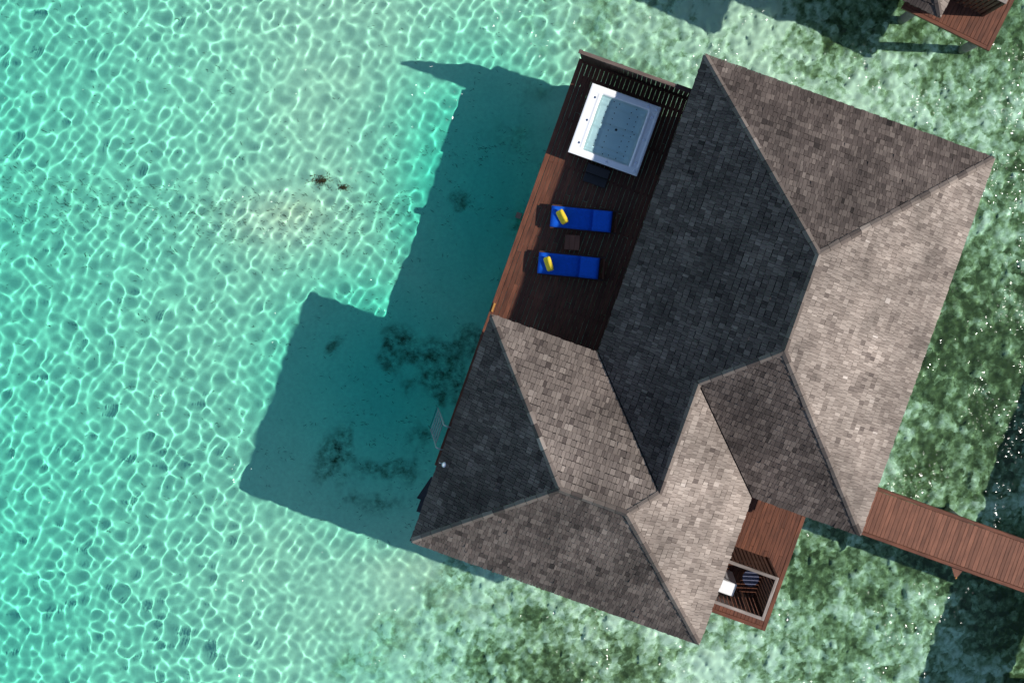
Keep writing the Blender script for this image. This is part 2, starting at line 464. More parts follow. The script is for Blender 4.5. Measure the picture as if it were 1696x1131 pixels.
rng = np.random.default_rng(4)
WAVES = []
WAVE_C = .00225
for k in range(64):
    lam = float(np.exp(rng.uniform(math.log(.25), math.log(1.4))))
    a = rng.uniform(0, 2 * math.pi)
    WAVES.append((2 * math.pi / lam * math.cos(a), 2 * math.pi / lam * math.sin(a), rng.uniform(0, 6.28), lam * WAVE_C, lam))
RIPPLES = []
for k in range(24):
    lam = rng.uniform(.22, .42); a = rng.uniform(0, 2 * math.pi)
    RIPPLES.append((2 * math.pi / lam * math.cos(a), 2 * math.pi / lam * math.sin(a), rng.uniform(0, 6.28), lam * .0015, lam))
def wave(X, Y, SP):
    Z = np.zeros_like(X)
    # gusts: patches of rougher and calmer water
    gust = .66 + .68 * fbm(X * .13, Y * .13, 13, 3)
    calm = 1 - .5 * np.maximum(sstep(-2, 3, X), sstep(-10, -12.5, Y) * sstep(-12, -7, X))
    for kx, ky, p, A, lam in WAVES:
        Z += calm * A * np.clip((lam / np.maximum(SP, 1e-6) - 3) / 2, 0, 1) * np.sin(kx * X + ky * Y + p)
    # short wind ripples over the reef on the right
    sh = np.maximum(np.maximum(sstep(-3, 6, X), .8 * sstep(4.2, 6.8, Y + 1.5 * (gust - 1.05))), .75 * sstep(-9.2, -12, Y + 1.5 * (gust - 1.05))) * .95 + .05
    for kx, ky, p, A, lam in RIPPLES:
        Z += sh * A * np.clip((lam / np.maximum(SP, 1e-6) - 3) / 2, 0, 1) * np.sin(kx * X + ky * Y + p)
    return Z * gust
xs = axis(-22.5, 15.5, .047, 700)
ys = axis(-17.5, 9.5, .047, 700)
X, Y = np.meshgrid(xs, ys)
SP = np.maximum(*np.meshgrid(np.gradient(xs), np.gradient(ys)))
_, _, _, _, tint_dep = seabed_fields(X, Y)
sea = grid_mesh('sea_water', xs, ys, wave(X, Y, SP), {'tint_depth': tint_dep + .38 * sstep(-8.5, -21, X) + 1.5 * np.maximum(np.exp(-((X + 7.2) / 3.2) ** 2 - ((Y + 5.2) / 3.4) ** 2), np.exp(-((X + 4.3) / 2.4) ** 2 - ((Y - .8) / 4.0) ** 2)) - .35 * np.exp(-((X + 10.6) / 1.6) ** 2 - ((Y - .3) / .9) ** 2)}, water_material())  # wide soft blobs paint extra teal into the water over the villa's shadow
tag(sea, kind='structure')
sea.cycles.is_caustics_caster = True

def drift_grass():
    m = MB()
    r = random.Random(3)
    tries = 0
    while len(m.f) < 2600 and tries < 90000:
        tries += 1
        px, py = r.uniform(-20, 940), r.uniform(-10, 900)
        band = math.exp(-((py - 345 - .02 * px + 18 * math.sin(px / 90)) / 45) ** 2) * (1 if px < 680 else .2)
        shade = .55 * math.exp(-((px - 800) / 130) ** 2 - ((py - 255) / 30) ** 2) + .25 * math.exp(-((px - 640) / 130) ** 2 - ((py - 640) / 150) ** 2)
        if r.random() > .05 + .9 * band + shade: continue
        x, y = px_seabed(px, py)
        for _ in range(r.choice((1, 1, 2, 3))):
            x += r.gauss(0, .12); y += r.gauss(0, .06)
            pts.append((x, y)) if False else None
            z = float(np.interp(0, [0], [0]))
            m.v.append((x, y, r.uniform(.06, .17), r.gauss(-.25, .6), r.uniform(.004, .008)))
            m.f.append(0)
    arr = np.array(m.v)
    zb = seabed_fields(arr[:, 0][None, :], arr[:, 1][None, :])[0][0] + .025
    out = MB()
    for (x, y, ln, an, wd), z in zip(m.v, zb):
        dx, dy = math.cos(an) * ln / 2, math.sin(an) * ln / 2
        nx, ny = -math.sin(an) * wd, math.cos(an) * wd
        b = wd * 3
        out.add([(x - dx, y - dy, z), (x - nx + b * ny, y - ny, z + .012), (x + dx, y + dy, z), (x + nx + b * ny, y + ny, z + .012)], [(0, 1, 2, 3)])
    o = out.build('drift_seagrass', plain('dead_seagrass', (.030, .030, .016), .9, var=.4, scale=2))
    o.cycles.is_caustics_receiver = True
    tag(o, 'thin dark blades of dead seagrass strewn in bands over the sand', 'seagrass', kind='stuff')
drift_grass()

WEED = plain('brown_weed', (.20, .075, .030), .9, var=.5, scale=8)
def weed_clump(x, y, size, label):
    r = random.Random(int(abs(x) * 100))
    z0 = float(seabed_fields(np.array([[x]]), np.array([[y]]))[0][0, 0])
    m = MB()
    for _ in range(int(430 * size)):
        a, d = r.uniform(0, 6.28), min(size * .95, abs(r.gauss(0, size * .27)))
        p = Vector((1.25 * d * math.cos(a), .7 * d * math.sin(a), r.uniform(.01, .16) * (1 - d / size)))
        t = Vector((r.gauss(0, 1), r.gauss(0, 1), r.gauss(.2, .5))).normalized() * r.uniform(.03, .07)
        n = t.cross(Vector((r.gauss(0, 1), r.gauss(0, 1), r.gauss(0, 1)))).normalized() * .012
        m.add([p - t, p + n, p + t, p - n], [(0, 1, 2, 3)])
    o = m.build('seaweed_clump', WEED, loc=(x, y, z0))
    o.cycles.is_caustics_receiver = True
    tag(o, label, 'seaweed', 'brown seaweed clumps on the sand')
weed_clump(-9.71, 1.55, .62, 'larger of the two rusty brown seaweed clumps on the pale sand')
weed_clump(-9.01, 1.34, .32, 'smaller rusty brown seaweed clump on the pale sand, nearer the villa')

# ------------------------------------------------------------------ the villa (local u right, w up, origin at the roof corner behind the hot tub)
TH = R(19.64)
VILLA = (2.5556, 4.9479, 0)
NEIGH_TH = R(19.64 + 6.5)
EZ, SL, DZ = 5.606, 1.056, 2.646
U, UH, UE, VJ, VC, VG = 8.78, 5.473, -3.259, 9.10, 11.44, 15.947
def neigh_origin():
    gx, gy = 9.288, 6.094
    c, s = math.cos(-NEIGH_TH), math.sin(-NEIGH_TH)
    return (gx - (UH * c + VG * s), gy - (UH * s - VG * c), 0)
NEIGH = neigh_origin()
def world_of(org, th, u, w, z=0):
    c, s = math.cos(-th), math.sin(-th)
    return (org[0] + u * c - w * s, org[1] + u * s + w * c, z)

hm, hs, hq = U / 2, (VG - VJ) / 2, UH / 2
P = dict(A=(0, 0), B=(U, 0), C=(U, -VC), H=(UH, -VC), G=(UH, -VG), F=(UE, -VG), E=(UE, -VJ), J=(0, -VJ),
         P1=(hm, -hm), P2=(hm, -VC + hm), P3=(UE + hs, -VJ - hs), P4=(UH - hs, -VJ - hs), Q1=(hq, -VC + hq), Q2=(hq, -VJ - hq))
# each slope: corners (counter-clockwise from above), the first two are its eave; inward direction; weathering
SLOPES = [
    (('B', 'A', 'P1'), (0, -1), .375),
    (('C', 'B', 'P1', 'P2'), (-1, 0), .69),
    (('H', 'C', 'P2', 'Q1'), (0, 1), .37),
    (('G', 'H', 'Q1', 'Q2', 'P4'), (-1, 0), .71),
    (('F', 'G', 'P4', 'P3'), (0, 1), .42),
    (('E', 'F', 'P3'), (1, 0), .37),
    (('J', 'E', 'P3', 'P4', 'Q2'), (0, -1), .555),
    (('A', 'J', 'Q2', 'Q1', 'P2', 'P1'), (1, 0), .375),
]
VALLEY = {frozenset(('J', 'Q2')), frozenset(('H', 'Q1'))}
def roof_z(p, eave, n):
    return EZ + SL * ((p[0] - eave[0]) * n[0] + (p[1] - eave[1]) * n[1])

def make_shingles():
    r = random.Random(11)
    out = []
    for si, (names, n, wear) in enumerate(SLOPES):
        pts = [P[k] for k in names]
        O = pts[0]
        e = Vector((pts[1][0] - O[0], pts[1][1] - O[1])); elen = e.length; e.normalize()
        loc = [((p[0] - O[0]) * e.x + (p[1] - O[1]) * e.y, (p[0] - O[0]) * n[0] + (p[1] - O[1]) * n[1]) for p in pts]
        # orientation of (e, n): want counter-clockwise
        flip = (e.x * n[1] - e.y * n[0]) < 0
        edges = []
        area = sum(loc[i][0] * loc[(i + 1) % len(loc)][1] - loc[(i + 1) % len(loc)][0] * loc[i][1] for i in range(len(loc)))
        def reach(i):
            # how far past corner i an edge may still trim a shingle: not at all where the corner points inward
            p, c, q = loc[i - 1], loc[i], loc[(i + 1) % len(loc)]
            turn = (c[0] - p[0]) * (q[1] - c[1]) - (c[1] - p[1]) * (q[0] - c[0])
            return .3 if turn * area > 0 else 0.0
        for i in range(1, len(loc)):
            a, b = loc[i], loc[(i + 1) % len(loc)]
            ra, rb = reach(i), reach((i + 1) % len(loc))
            if area < 0: a, b, ra, rb = b, a, rb, ra
            edges.append((a, b, ra, rb, frozenset((names[i], names[(i + 1) % len(loc)])) in VALLEY))
        bmax = max(p[1] for p in loc)
        def inside(q):
            c = False
            for i in range(len(loc)):
                (x1, y1), (x2, y2) = loc[i], loc[(i + 1) % len(loc)]
                if (y1 > q[1]) != (y2 > q[1]) and q[0] < (x2 - x1) * (q[1] - y1) / (y2 - y1) + x1: c = not c
            return c
        amin, amax = min(p[0] for p in loc) - .3, max(p[0] for p in loc) + .3
        EXP = .160
        rows = int(bmax / EXP) + 1
        for ri in range(rows):
            b0, b1 = ri * EXP - (.05 if ri == 0 else 0), (ri + 1) * EXP - .011
            x = amin + r.uniform(0, .15)
            ghost = 0
            while x < amax:
                wd = r.choice((.075, .09, .105, .12, .15)) * r.uniform(.9, 1.1)
                x0, x1 = x + .004, x + wd - .004
                x += wd
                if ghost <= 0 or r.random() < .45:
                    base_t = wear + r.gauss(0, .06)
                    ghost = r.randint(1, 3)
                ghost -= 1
                jb = r.uniform(-.013, .010)
                poly = [(x0, b0 + jb), (x1, b0 + jb + r.uniform(-.004, .004)), (x1, b1), (x0, b1)]
                cx, cy_ = (x0 + x1) / 2, (b0 + b1) / 2
                keep = inside((cx, cy_)) or (ri == 0 and inside((cx, .02)))
                ok = True
                for (a, b, ra, rb, valley) in edges:
                    dx, dy = b[0] - a[0], b[1] - a[1]
                    L2 = math.hypot(dx, dy)
                    t = ((cx - a[0]) * dx + (cy_ - a[1]) * dy) / L2
                    dist = ((cy_ - a[1]) * dx - (cx - a[0]) * dy) / L2
                    if t < -ra or t > L2 + rb or abs(dist) > .35: continue
                    off = .022 if valley else .006
                    keep = True
                    res = []
                    for i in range(len(poly)):
                        p, q = poly[i], poly[(i + 1) % len(poly)]
                        dp = ((p[1] - a[1]) * dx - (p[0] - a[0]) * dy) / L2 - off
                        dq = ((q[1] - a[1]) * dx - (q[0] - a[0]) * dy) / L2 - off
                        if dp >= 0: res.append(p)
                        if (dp >= 0) != (dq >= 0):
                            f = dp / (dp - dq); res.append((p[0] + f * (q[0] - p[0]), p[1] + f * (q[1] - p[1])))
                    poly = res
                    if len(poly) < 3: ok = False; break
                if not ok or not keep or len(poly) < 3: continue
                ar = abs(sum(poly[i][0] * poly[(i + 1) % len(poly)][1] - poly[(i + 1) % len(poly)][0] * poly[i][1] for i in range(len(poly)))) / 2
                if ar < 2e-4: continue
                # a shingle centre far outside the slope (past a corner) is dropped
                mx, my = sum(p[0] for p in poly) / len(poly), sum(p[1] for p in poly) / len(poly)
                if not (inside((mx, my)) or my < 0.02): continue
                lift = .062 + r.uniform(0, .02) + (.035 if r.random() < .015 else 0)
                skew = r.uniform(-.006, .006)
                top, bot = [], []
                for (a_, b_) in poly:
                    f = min(1, max(0, (b_ - b0) / (b1 - b0)))
                    h = lift * (1 - f) + .034 * f + skew * (a_ - cx) / wd
                    wx, wy = O[0] + e.x * a_ + n[0] * b_, O[1] + e.y * a_ + n[1] * b_
                    zz = EZ + SL * b_
                    top.append((wx - n[0] * h * .10, wy - n[1] * h * .10, zz + h))
                    bot.append((wx, wy, zz - .010))
                if flip: top.reverse(); bot.reverse(); pl = poly[::-1]
                else: pl = poly
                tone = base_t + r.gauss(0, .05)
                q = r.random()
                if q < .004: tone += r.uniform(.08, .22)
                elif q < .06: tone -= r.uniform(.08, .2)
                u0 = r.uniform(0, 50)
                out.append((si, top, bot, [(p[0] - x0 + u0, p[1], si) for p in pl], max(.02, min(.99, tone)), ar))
    return out

def shingle_mesh(name, items):
    v, f, tone, grain = [], [], [], []
    for (si, top, bot, gr, tn, ar) in items:
        k, n = len(v), len(top)
        v += top + bot
        faces = [tuple(range(k, k + n))] + [(k + i, k + n + i, k + n + (i + 1) % n, k + (i + 1) % n) for i in range(n)]
        f += faces
        tone += [tn] * len(faces)
        grain += gr + gr
    me = bpy.data.meshes.new(name)
    me.from_pydata(v, [], f)
    at = me.attributes.new('tone', 'FLOAT', 'FACE'); at.data.foreach_set('value', tone)
    ag = me.attributes.new('grain', 'FLOAT_VECTOR', 'POINT'); ag.data.foreach_set('vector', [c for g in grain for c in g])
    me.update()
    me.materials.append(M['shingle'])
    return me

def roof_base_mesh():
    m = MB()
    for names, n, wear in SLOPES:
        e = P[names[0]]
        m.add([(*P[k], roof_z(P[k], e, n) - .008) for k in names], [tuple(range(len(names)))])
    ring = ['A', 'B', 'C', 'H', 'G', 'F', 'E', 'J']
    for i in range(8):
        a, b = P[ring[i]], P[ring[(i + 1) % 8]]
        m.add([(*a, EZ - .015), (*b, EZ - .015), (*b, EZ - .2), (*a, EZ - .2)], [(0, 1, 2, 3)])
    m.add([(*P[k], EZ - .2) for k in ring], [(0, 1, 2, 3, 4, 5, 6, 7)])
    return m.mesh('roof', M['shade'])

CAPS = [('A', 'P1'), ('B', 'P1'), ('P1', 'P2'), ('C', 'P2'), ('Q1', 'P2'), ('Q1', 'Q2'), ('Q2', 'P4'), ('P4', 'P3'), ('G', 'P4'), ('F', 'P3'), ('E', 'P3')]
def cap_pieces():
    r = random.Random(5)
    res = []
    for a, b in CAPS:
        sl = [s for s in SLOPES if a in s[0] and b in s[0]]
        pa, pb = Vector(P[a]), Vector(P[b])
        d = (pb - pa); ln = d.length; d.normalize(); side = Vector((-d.y, d.x))
        k = max(1, round(ln / .34)); st = ln / k
        za = roof_z(P[a], P[sl[0][0][0]], sl[0][1]); zb = roof_z(P[b], P[sl[0][0][0]], sl[0][1])
        for i in range(k):
            t0, t1 = i * st + .006, (i + 1) * st - .006
            if i == k - 1: t1 = ln + .02
            h0, h1 = .104 + r.uniform(0, .014), .092 + r.uniform(0, .01)
            v, fs = [], []
            for t, h in ((t0, h0), (t1, h1)):
                c = pa + d * t; zc = za + (zb - za) * t / ln
                for sg in (1, -1):
                    s = max(sl, key=lambda q: -sg * (q[1][0] * side.x + q[1][1] * side.y))
                    wdt = .085 + r.uniform(-.012, .012)
                    q = c + side * (sg * wdt)
                    zq = zc + SL * (s[1][0] * side.x + s[1][1] * side.y) * sg * wdt
                    v += [(q.x, q.y, zq + h), (q.x, q.y, zq - .0)]
                v += [(c.x, c.y, zc + h + .012)]
            # per end: 0 top+,1 low+,2 top-,3 low-,4 crest
            fs = [(4, 9, 5, 0), (2, 7, 9, 4), (0, 5, 6, 1), (3, 8, 7, 2), (1, 0, 4, 2, 3), (8, 7, 9, 5, 6)]
            g = [(p[0] * side.x + p[1] * side.y, (p[0] * d.x + p[1] * d.y) * 1.0, 3) for p in v]
            res.append((v, fs, g, .52 + r.gauss(0, .10)))
    return res

SHINGLES = make_shingles()
CAP = cap_pieces()

def cap_mesh(items):
    v, f, tone, gr = [], [], [], []
    for (vv, ff, gg, tn) in items:
        k = len(v); v += vv; f += [tuple(i + k for i in q) for q in ff]; tone += [tn] * len(ff); gr += gg
    me = bpy.data.meshes.new('ridge_shingle')
    me.from_pydata(v, [], f)
    me.attributes.new('tone', 'FLOAT', 'FACE').data.foreach_set('value', tone)
    me.attributes.new('grain', 'FLOAT_VECTOR', 'POINT').data.foreach_set('vector', [c for g in gr for c in g])
    me.update(); me.materials.append(M['shingle'])
    return me

ROOF = roof_base_mesh()
def make_villa(org, th, label, detail):
    root = empty('water_villa', org, -th)
    tag(root, label, 'villa', 'villas on stilts')
    roof = link('roof', ROOF, root)
    if detail:
        order = sorted(range(len(SHINGLES)), key=lambda i: -SHINGLES[i][5] * (1.15 if SHINGLES[i][0] in (1, 3) else 1.0))
        big = set(order[:300])
        for i in order[:300]:
            link('shingle', shingle_mesh('shingle', [SHINGLES[i]]), roof)
        f = link('shingle_field', shingle_mesh('shingle_field', [s for i, s in enumerate(SHINGLES) if i not in big]), roof)
        tag(f, kind='stuff')
        for c in CAP: link('ridge_shingle', cap_mesh([c]), roof)
    else:
        near = [s for s in SHINGLES if (s[1][0][0] - UH) ** 2 + (s[1][0][1] + VG) ** 2 < 9]
        rest = [s for s in SHINGLES if (s[1][0][0] - UH) ** 2 + (s[1][0][1] + VG) ** 2 >= 9]
        close = sorted(near, key=lambda s: (s[1][0][0] - UH) ** 2 + (s[1][0][1] + VG) ** 2)
        for s in close[:90]: link('shingle', shingle_mesh('shingle', [s]), roof)
        f = link('shingle_field', shingle_mesh('shingle_field', close[90:] + rest), roof)
        tag(f, kind='stuff')
        c = link('ridge_shingle', cap_mesh(CAP), roof)
        tag(c, kind='stuff')
    MB().box(.95, 7.85, -10.5, -.95, DZ - .28, EZ - .21).build('wall', M['wall'], root)
    MB().box(-2.45, 4.65, -15.1, -10.51, DZ - .28, EZ - .21).build('wall', M['wall'], root)
    MB().box(-2.45, .94, -10.505, -9.95, DZ - .28, EZ - .21).build('wall', M['wall'], root)
    for k in range(3):
        y = -2.2 - k * 2.4
        MB().box(.915, .945, y - 1.9, y, DZ + .03, DZ + 2.3).build('sliding_door', M['glass'], root)
    for (u, w) in [(1.2, -1.2), (4.4, -1.2), (7.6, -1.2), (1.2, -5.6), (7.6, -5.6), (4.4, -5.6), (7.6, -10.2), (4.4, -10.2), (-2.2, -10.2), (-2.2, -14.8), (1.2, -14.8), (4.4, -14.8), (1.2, -10.2)]:
        MB().cyl((u, w, -4.0), (u, w, DZ - .28), .16, 14).build('stilt', M['stilt'], root).cycles.is_caustics_receiver = True
    return root

gm, gnt, gp = material('dark_glass')
gp.inputs['Base Color'].default_value = (.02, .025, .03, 1); gp.inputs['Roughness'].default_value = .06
M['glass'] = gm
M['stilt'] = plain('concrete_stilt', (.22, .22, .19), .9, var=.25, scale=3)

def plank_row(root, name, u0, u1, w0, w1, z, width, mat, splits, r, gap=.0065, th=.04):
    """boards running along w between u0 and u1, cut at the given joints; alike boards share a mesh"""
    n = max(1, round((u1 - u0) / width)); step = (u1 - u0) / n
    cache = {}
    for i in range(n):
        cuts = sorted([w0] + [w0 + (w1 - w0) * s for s in splits[i % len(splits)]] + [w1])
        for a, b in zip(cuts, cuts[1:]):
            key = round(b - a, 3)
            if key not in cache:
                hl, hw = (b - a) / 2 - .003, step / 2 - gap / 2
                cache[key] = MB().box(-hw, hw, -hl, hl, -th, 0, .004).mesh(name, mat)
            o = link(name, cache[key], root, (u0 + (i + .5) * step + r.uniform(-.0015, .0015), (a + b) / 2, z + r.uniform(-.003, .003)))

def stilts(root, pts, top):
    for (u, w) in pts:
        MB().cyl((u, w, -4.0), (u, w, top), .14, 14).build('stilt', M['stilt'], root).cycles.is_caustics_receiver = True

def make_sun_deck():
    r = random.Random(21)
    root = empty('sun_deck', VILLA, -TH)
    tag(root, 'dark red timber terrace on stilts holding the hot tub and blue loungers', 'deck')
    plank_row(root, 'deck_plank', -3.40, .95, -9.93, -1.10, DZ, .142, M['deck'], [(.31, .64), (.48,), (.2, .55, .83), (.38, .72)], r)
    plank_row(root, 'deck_plank', -3.40, -2.46, -14.22, -9.94, DZ, .142, M['deck'], [(.5,), (.3, .7)], r)
    MB().box(-3.56, -3.412, -14.22, -1.0, DZ - .16, DZ + .012, .006).build('edge_board', M['deck'], root)
    MB().box(-3.41, .9, -1.098, -1.0, DZ - .16, DZ + .006, .006).build('edge_board', M['deck_x'], root)
    for k in range(10):
        w = -1.5 - k * 1.38
        MB().box(-3.40, (.9 if w > -9.8 else -2.5), w - .04, w + .04, DZ - .2, DZ - .05).build('joist', M['shade'], root)
    stilts(root, [(-3.2, -1.6), (-3.2, -5.4), (-3.2, -9.4), (-3.2, -13.8), (-.9, -1.6), (-.9, -5.4)], DZ - .21)

def make_privacy_wall():
    root = empty('privacy_wall', world_of(VILLA, TH, -1.6, -1.05, DZ), -TH)
    tag(root, 'tall brown board wall with a greyed top rail behind the hot tub', 'wall')
    r = random.Random(2)
    n = 24
    me = MB().box(-.068, .068, -.014, .014, 0, 2.45).mesh('wall_board', M['dark'])
    for k in range(n):
        link('wall_board', me, root, (-1.83 + (k + .5) * .146, r.uniform(-.003, .003), .02))
    MB().box(-1.9, 1.1, -.055, .055, 2.472, 2.52, .008).build('top_rail', M['brown_grey'], root)
    MB().box(1.102, 1.72, -.07, .07, 2.468, 2.515, .008).build('top_rail', M['dark'], root)  # shaded end of the same rail, its shade put into a darker timber
    for u in (-1.84, -.6, .6, 1.66):
        MB().box(u - .045, u + .045, .016, .07, 0, 2.466).build('post', M['dark'], root)

def make_hot_tub():
    root = empty('hot_tub', world_of(VILLA, TH, -1.79, -2.75, DZ), -TH)
    tag(root, 'square white hot tub full of clear water, half in the shade', 'hot tub')
    S, H = 1.1, .86
    n = 88
    g = np.linspace(-S, S, n)
    a, b = np.meshgrid(g, g)
    # basin: wide rim on the left and right, slim rim above and below
    l, rr, t = -.74, .80, .92
    d = np.minimum(np.minimum(a - l, rr - a), t - np.abs(b) )
    corner = .12
    wall = sstep(0, .10, d)
    deep = .20 + .045 * sstep(.05, .14, np.abs(b)) * (1 - sstep(.56, .66, np.abs(b)))         # a raised band through the middle, seats above and below
    deep = deep - .03 * sstep(.72, .8, np.abs(b)) - .04 * sstep(.55, .70, a) - .05 * sstep(-.30, -.48, a)
    z = H - wall * deep
    ridge = .015 * sstep(.0, .03, S - np.maximum(np.abs(a), np.abs(b)))
    z = z - .015 + ridge
    z = np.where((np.abs(b) < .86) & (np.abs(a - .93) < .07), z - .02, z)
    z = np.where((np.abs(b) < .86) & (np.abs(a + .88) < .06), z - .02, z)
    vs = np.stack([a.ravel(), b.ravel(), z.ravel()], 1).tolist()
    idx = np.arange(n * n).reshape(n, n)
    fs = [tuple(map(int, q)) for q in np.stack([idx[:-1, :-1].ravel(), idx[:-1, 1:].ravel(), idx[1:, 1:].ravel(), idx[1:, :-1].ravel()], 1)]
    sh = MB().add(vs, fs).build('shell', M['white'], root, smooth=True)
    sh.cycles.is_caustics_receiver = True
    sk = MB()
    for (x0, x1, y0, y1) in ((-S, -S + .03, -S, S), (S - .03, S, -S, S), (-S + .031, S - .031, -S, -S + .03), (-S + .031, S - .031, S - .03, S)):
        MB().box(x0 + .004 * (x0 < -1), x1 - .004 * (x1 > 1), y0 + .004, y1 - .004, .002, H - .035).build('side_panel', M['dark'], root)
    # water
    gx, gy = np.linspace(l + .02, rr - .02, 60), np.linspace(-t + .02, t - .02, 66)
    wx, wy = np.meshgrid(gx, gy)
    wz = H - .045 + .0016 * (np.sin(9 * wx + 3 * wy) + np.sin(-5 * wx + 11 * wy + 1) + np.sin(14 * wx - 6 * wy + 2))
    idx = np.arange(wx.size).reshape(wx.shape)
    fs = [tuple(map(int, q)) for q in np.stack([idx[:-1, :-1].ravel(), idx[:-1, 1:].ravel(), idx[1:, 1:].ravel(), idx[1:, :-1].ravel()], 1)]
    wat = MB().add(np.stack([wx.ravel(), wy.ravel(), wz.ravel()], 1).tolist(), fs).build('water', tub_water_material(), root, smooth=True)
    wat.cycles.is_caustics_caster = True
    # jets: dark nozzles let into the shell
    def zat(x, y):
        return float(z[int(round((y + S) / (2 * S) * (n - 1))), int(round((x + S) / (2 * S) * (n - 1)))])
    jet = MB().cyl((0, 0, -.005), (0, 0, .012), .016, 10).mesh('jet', M['blackp'])
    pts = [(-.18, y) for y in np.linspace(-.62, .66, 8)] + [(-.44, y) for y in np.linspace(-.66, .60, 8)]
    pts += [(.30, y) for y in np.linspace(-.62, .66, 8)] + [(.52, y) for y in np.linspace(-.66, .60, 9)]
    pts += [(-.30, .80), (-.12, .78), (.42, .80), (-.10, -.80), (.08, -.78), (.32, -.80), (.6, .06)]
    for (x, y) in pts:
        link('jet', jet, root, (x, y, zat(x, y)))
    MB().cyl((0, 0, -.004), (0, 0, .014), .04, 16).build('drain', M['blackp'], root, loc=(.04, .02, zat(.04, .02)))
    knob = MB().cyl((0, 0, 0), (0, 0, .02), .036, 14).cyl((0, 0, .02), (0, 0, .03), .018, 10).mesh('control_knob', M['chrome'])
    for (x, y) in ((-.88, .72), (-.88, 0), (-.88, -.72), (.93, .72), (.93, 0), (.93, -.72), (.98, .98), (.98, -.98), (.1, -.99), (.72, .99)):
        link('control_knob', knob, root, (x, y, zat(x, y) + .001))

def make_tub_step():
    root = empty('tub_step', world_of(VILLA, TH, -1.85, -4.22, DZ), -TH)
    tag(root, 'black two-tread step box on the deck beside the hot tub', 'step')
    MB().box(-.36, .36, -.28, .0, 0, .24, .01).build('lower_tread', M['shade'], root)
    MB().box(-.36, .36, .002, .28, 0, .5, .01).build('upper_tread', M['shade'], root)

def make_lounger(x, y, label):
    root = empty('sun_lounger', (x, y, DZ), R(-5.6))
    tag(root, label, 'sun lounger', 'blue sun loungers on the terrace')
    # foot end at x=0, head end at x=1.98
    W = .34
    for s in (-1, 1):
        MB().box(.0, 2.02, s * W - .03, s * W + .03, .33, .41, .006).build('side_rail', M['dark'], root)
        for xx in (.06, 1.86):
            MB().box(xx - .035, xx + .035, s * W - .028, s * W + .028, 0.001, .328).build('leg', M['dark'], root)
    MB().box(1.965, 2.025, -W + .032, W - .032, .33, .415, .006).build('end_rail', M['deck'], root)
    MB().box(.004, .05, -W + .032, W - .032, .33, .408, .006).build('end_rail', M['dark'], root)
    sl = MB().box(-.035, .035, -W + .032, W - .032, .355, .392).mesh('slat', M['dark'])
    for k in range(13):
        link('slat', sl, root, (.14 + k * .098, 0, 0))
    for k in range(5):
        link('slat', sl, root, (1.46 + k * .098, 0, 0))
    pad = MB()
    def padded(x0, x1, z0, ang, name):
        L_, t = x1 - x0, .11
        m = MB()
        nx, ny = 10, 8
        top = []
        for i in range(nx + 1):
            for j in range(ny + 1):
                a, b = i / nx, j / ny
                e = min(a, 1 - a) * L_; f = min(b, 1 - b) * 2 * W
                puff = t * (1 - .35 * math.exp(-e / .035)) * (1 - .12 * math.exp(-f / .03))
                top.append((a * L_, -W + .02 + b * (2 * W - .04), puff + .004 * math.sin(i * 2.1) * math.sin(j * 1.7)))
        k = len(top)
        bot = [(p[0], p[1], 0) for p in top]
        fs = []
        for i in range(nx):
            for j in range(ny):
                q = (i * (ny + 1) + j, (i + 1) * (ny + 1) + j, (i + 1) * (ny + 1) + j + 1, i * (ny + 1) + j + 1)
                fs += [q, tuple(reversed([c + k for c in q]))]
        rim = [i * (ny + 1) for i in range(nx + 1)] + [nx * (ny + 1) + j for j in range(1, ny + 1)] + [i * (ny + 1) + ny for i in range(nx - 1, -1, -1)] + [j for j in range(ny - 1, 0, -1)]
        for i in range(len(rim)):
            a, b = rim[i], rim[(i + 1) % len(rim)]
            fs.append((a, a + k, b + k, b))
        ca, sa = math.cos(ang), math.sin(ang)
        vs = [(x0 + p[0] * ca - p[2] * sa, p[1], z0 + p[0] * sa + p[2] * ca) for p in top + bot]
        return m.add(vs, fs).build(name, M['blue'], root, smooth=True)
    padded(.0, 1.27, .415, 0, 'mattress')
    padded(1.285, 1.90, .418, R(20), 'backrest_pad')
    return root

def make_cushion(x, y, rz, tilt, label):
    m = cushion(.47, .33, .13, p=.28)
    o = m.build('cushion', M['yellow'], None, (x, y, DZ + .525 + .12), 0, smooth=True)
    o.rotation_euler = (R(tilt), 0, rz)
    tag(o, label, 'cushion', 'yellow cushions on the loungers')

def make_side_table():
    root = empty('side_table', (-1.345, -.435, DZ), R(-4))
    tag(root, 'small square brown timber side table between the two loungers', 'table')
    tp = MB().box(-.108, .108, -.222, .222, .36, .39, .005)
    for k in range(3):
        MB().box(-.225 + k * .151, -.225 + k * .151 + .147, -.225, .225, .37, .40, .005).build('top_slat', M['jetty'], root)
    for (a, b) in ((-1, -1), (1, -1), (1, 1), (-1, 1)):
        MB().box(a * .19 - .02, a * .19 + .02, b * .19 - .02, b * .19 + .02, .001, .368).build('leg', M['jetty'], root)
    MB().box(-.168, .168, -.012, .012, .1, .14).build('stretcher', M['jetty'], root)

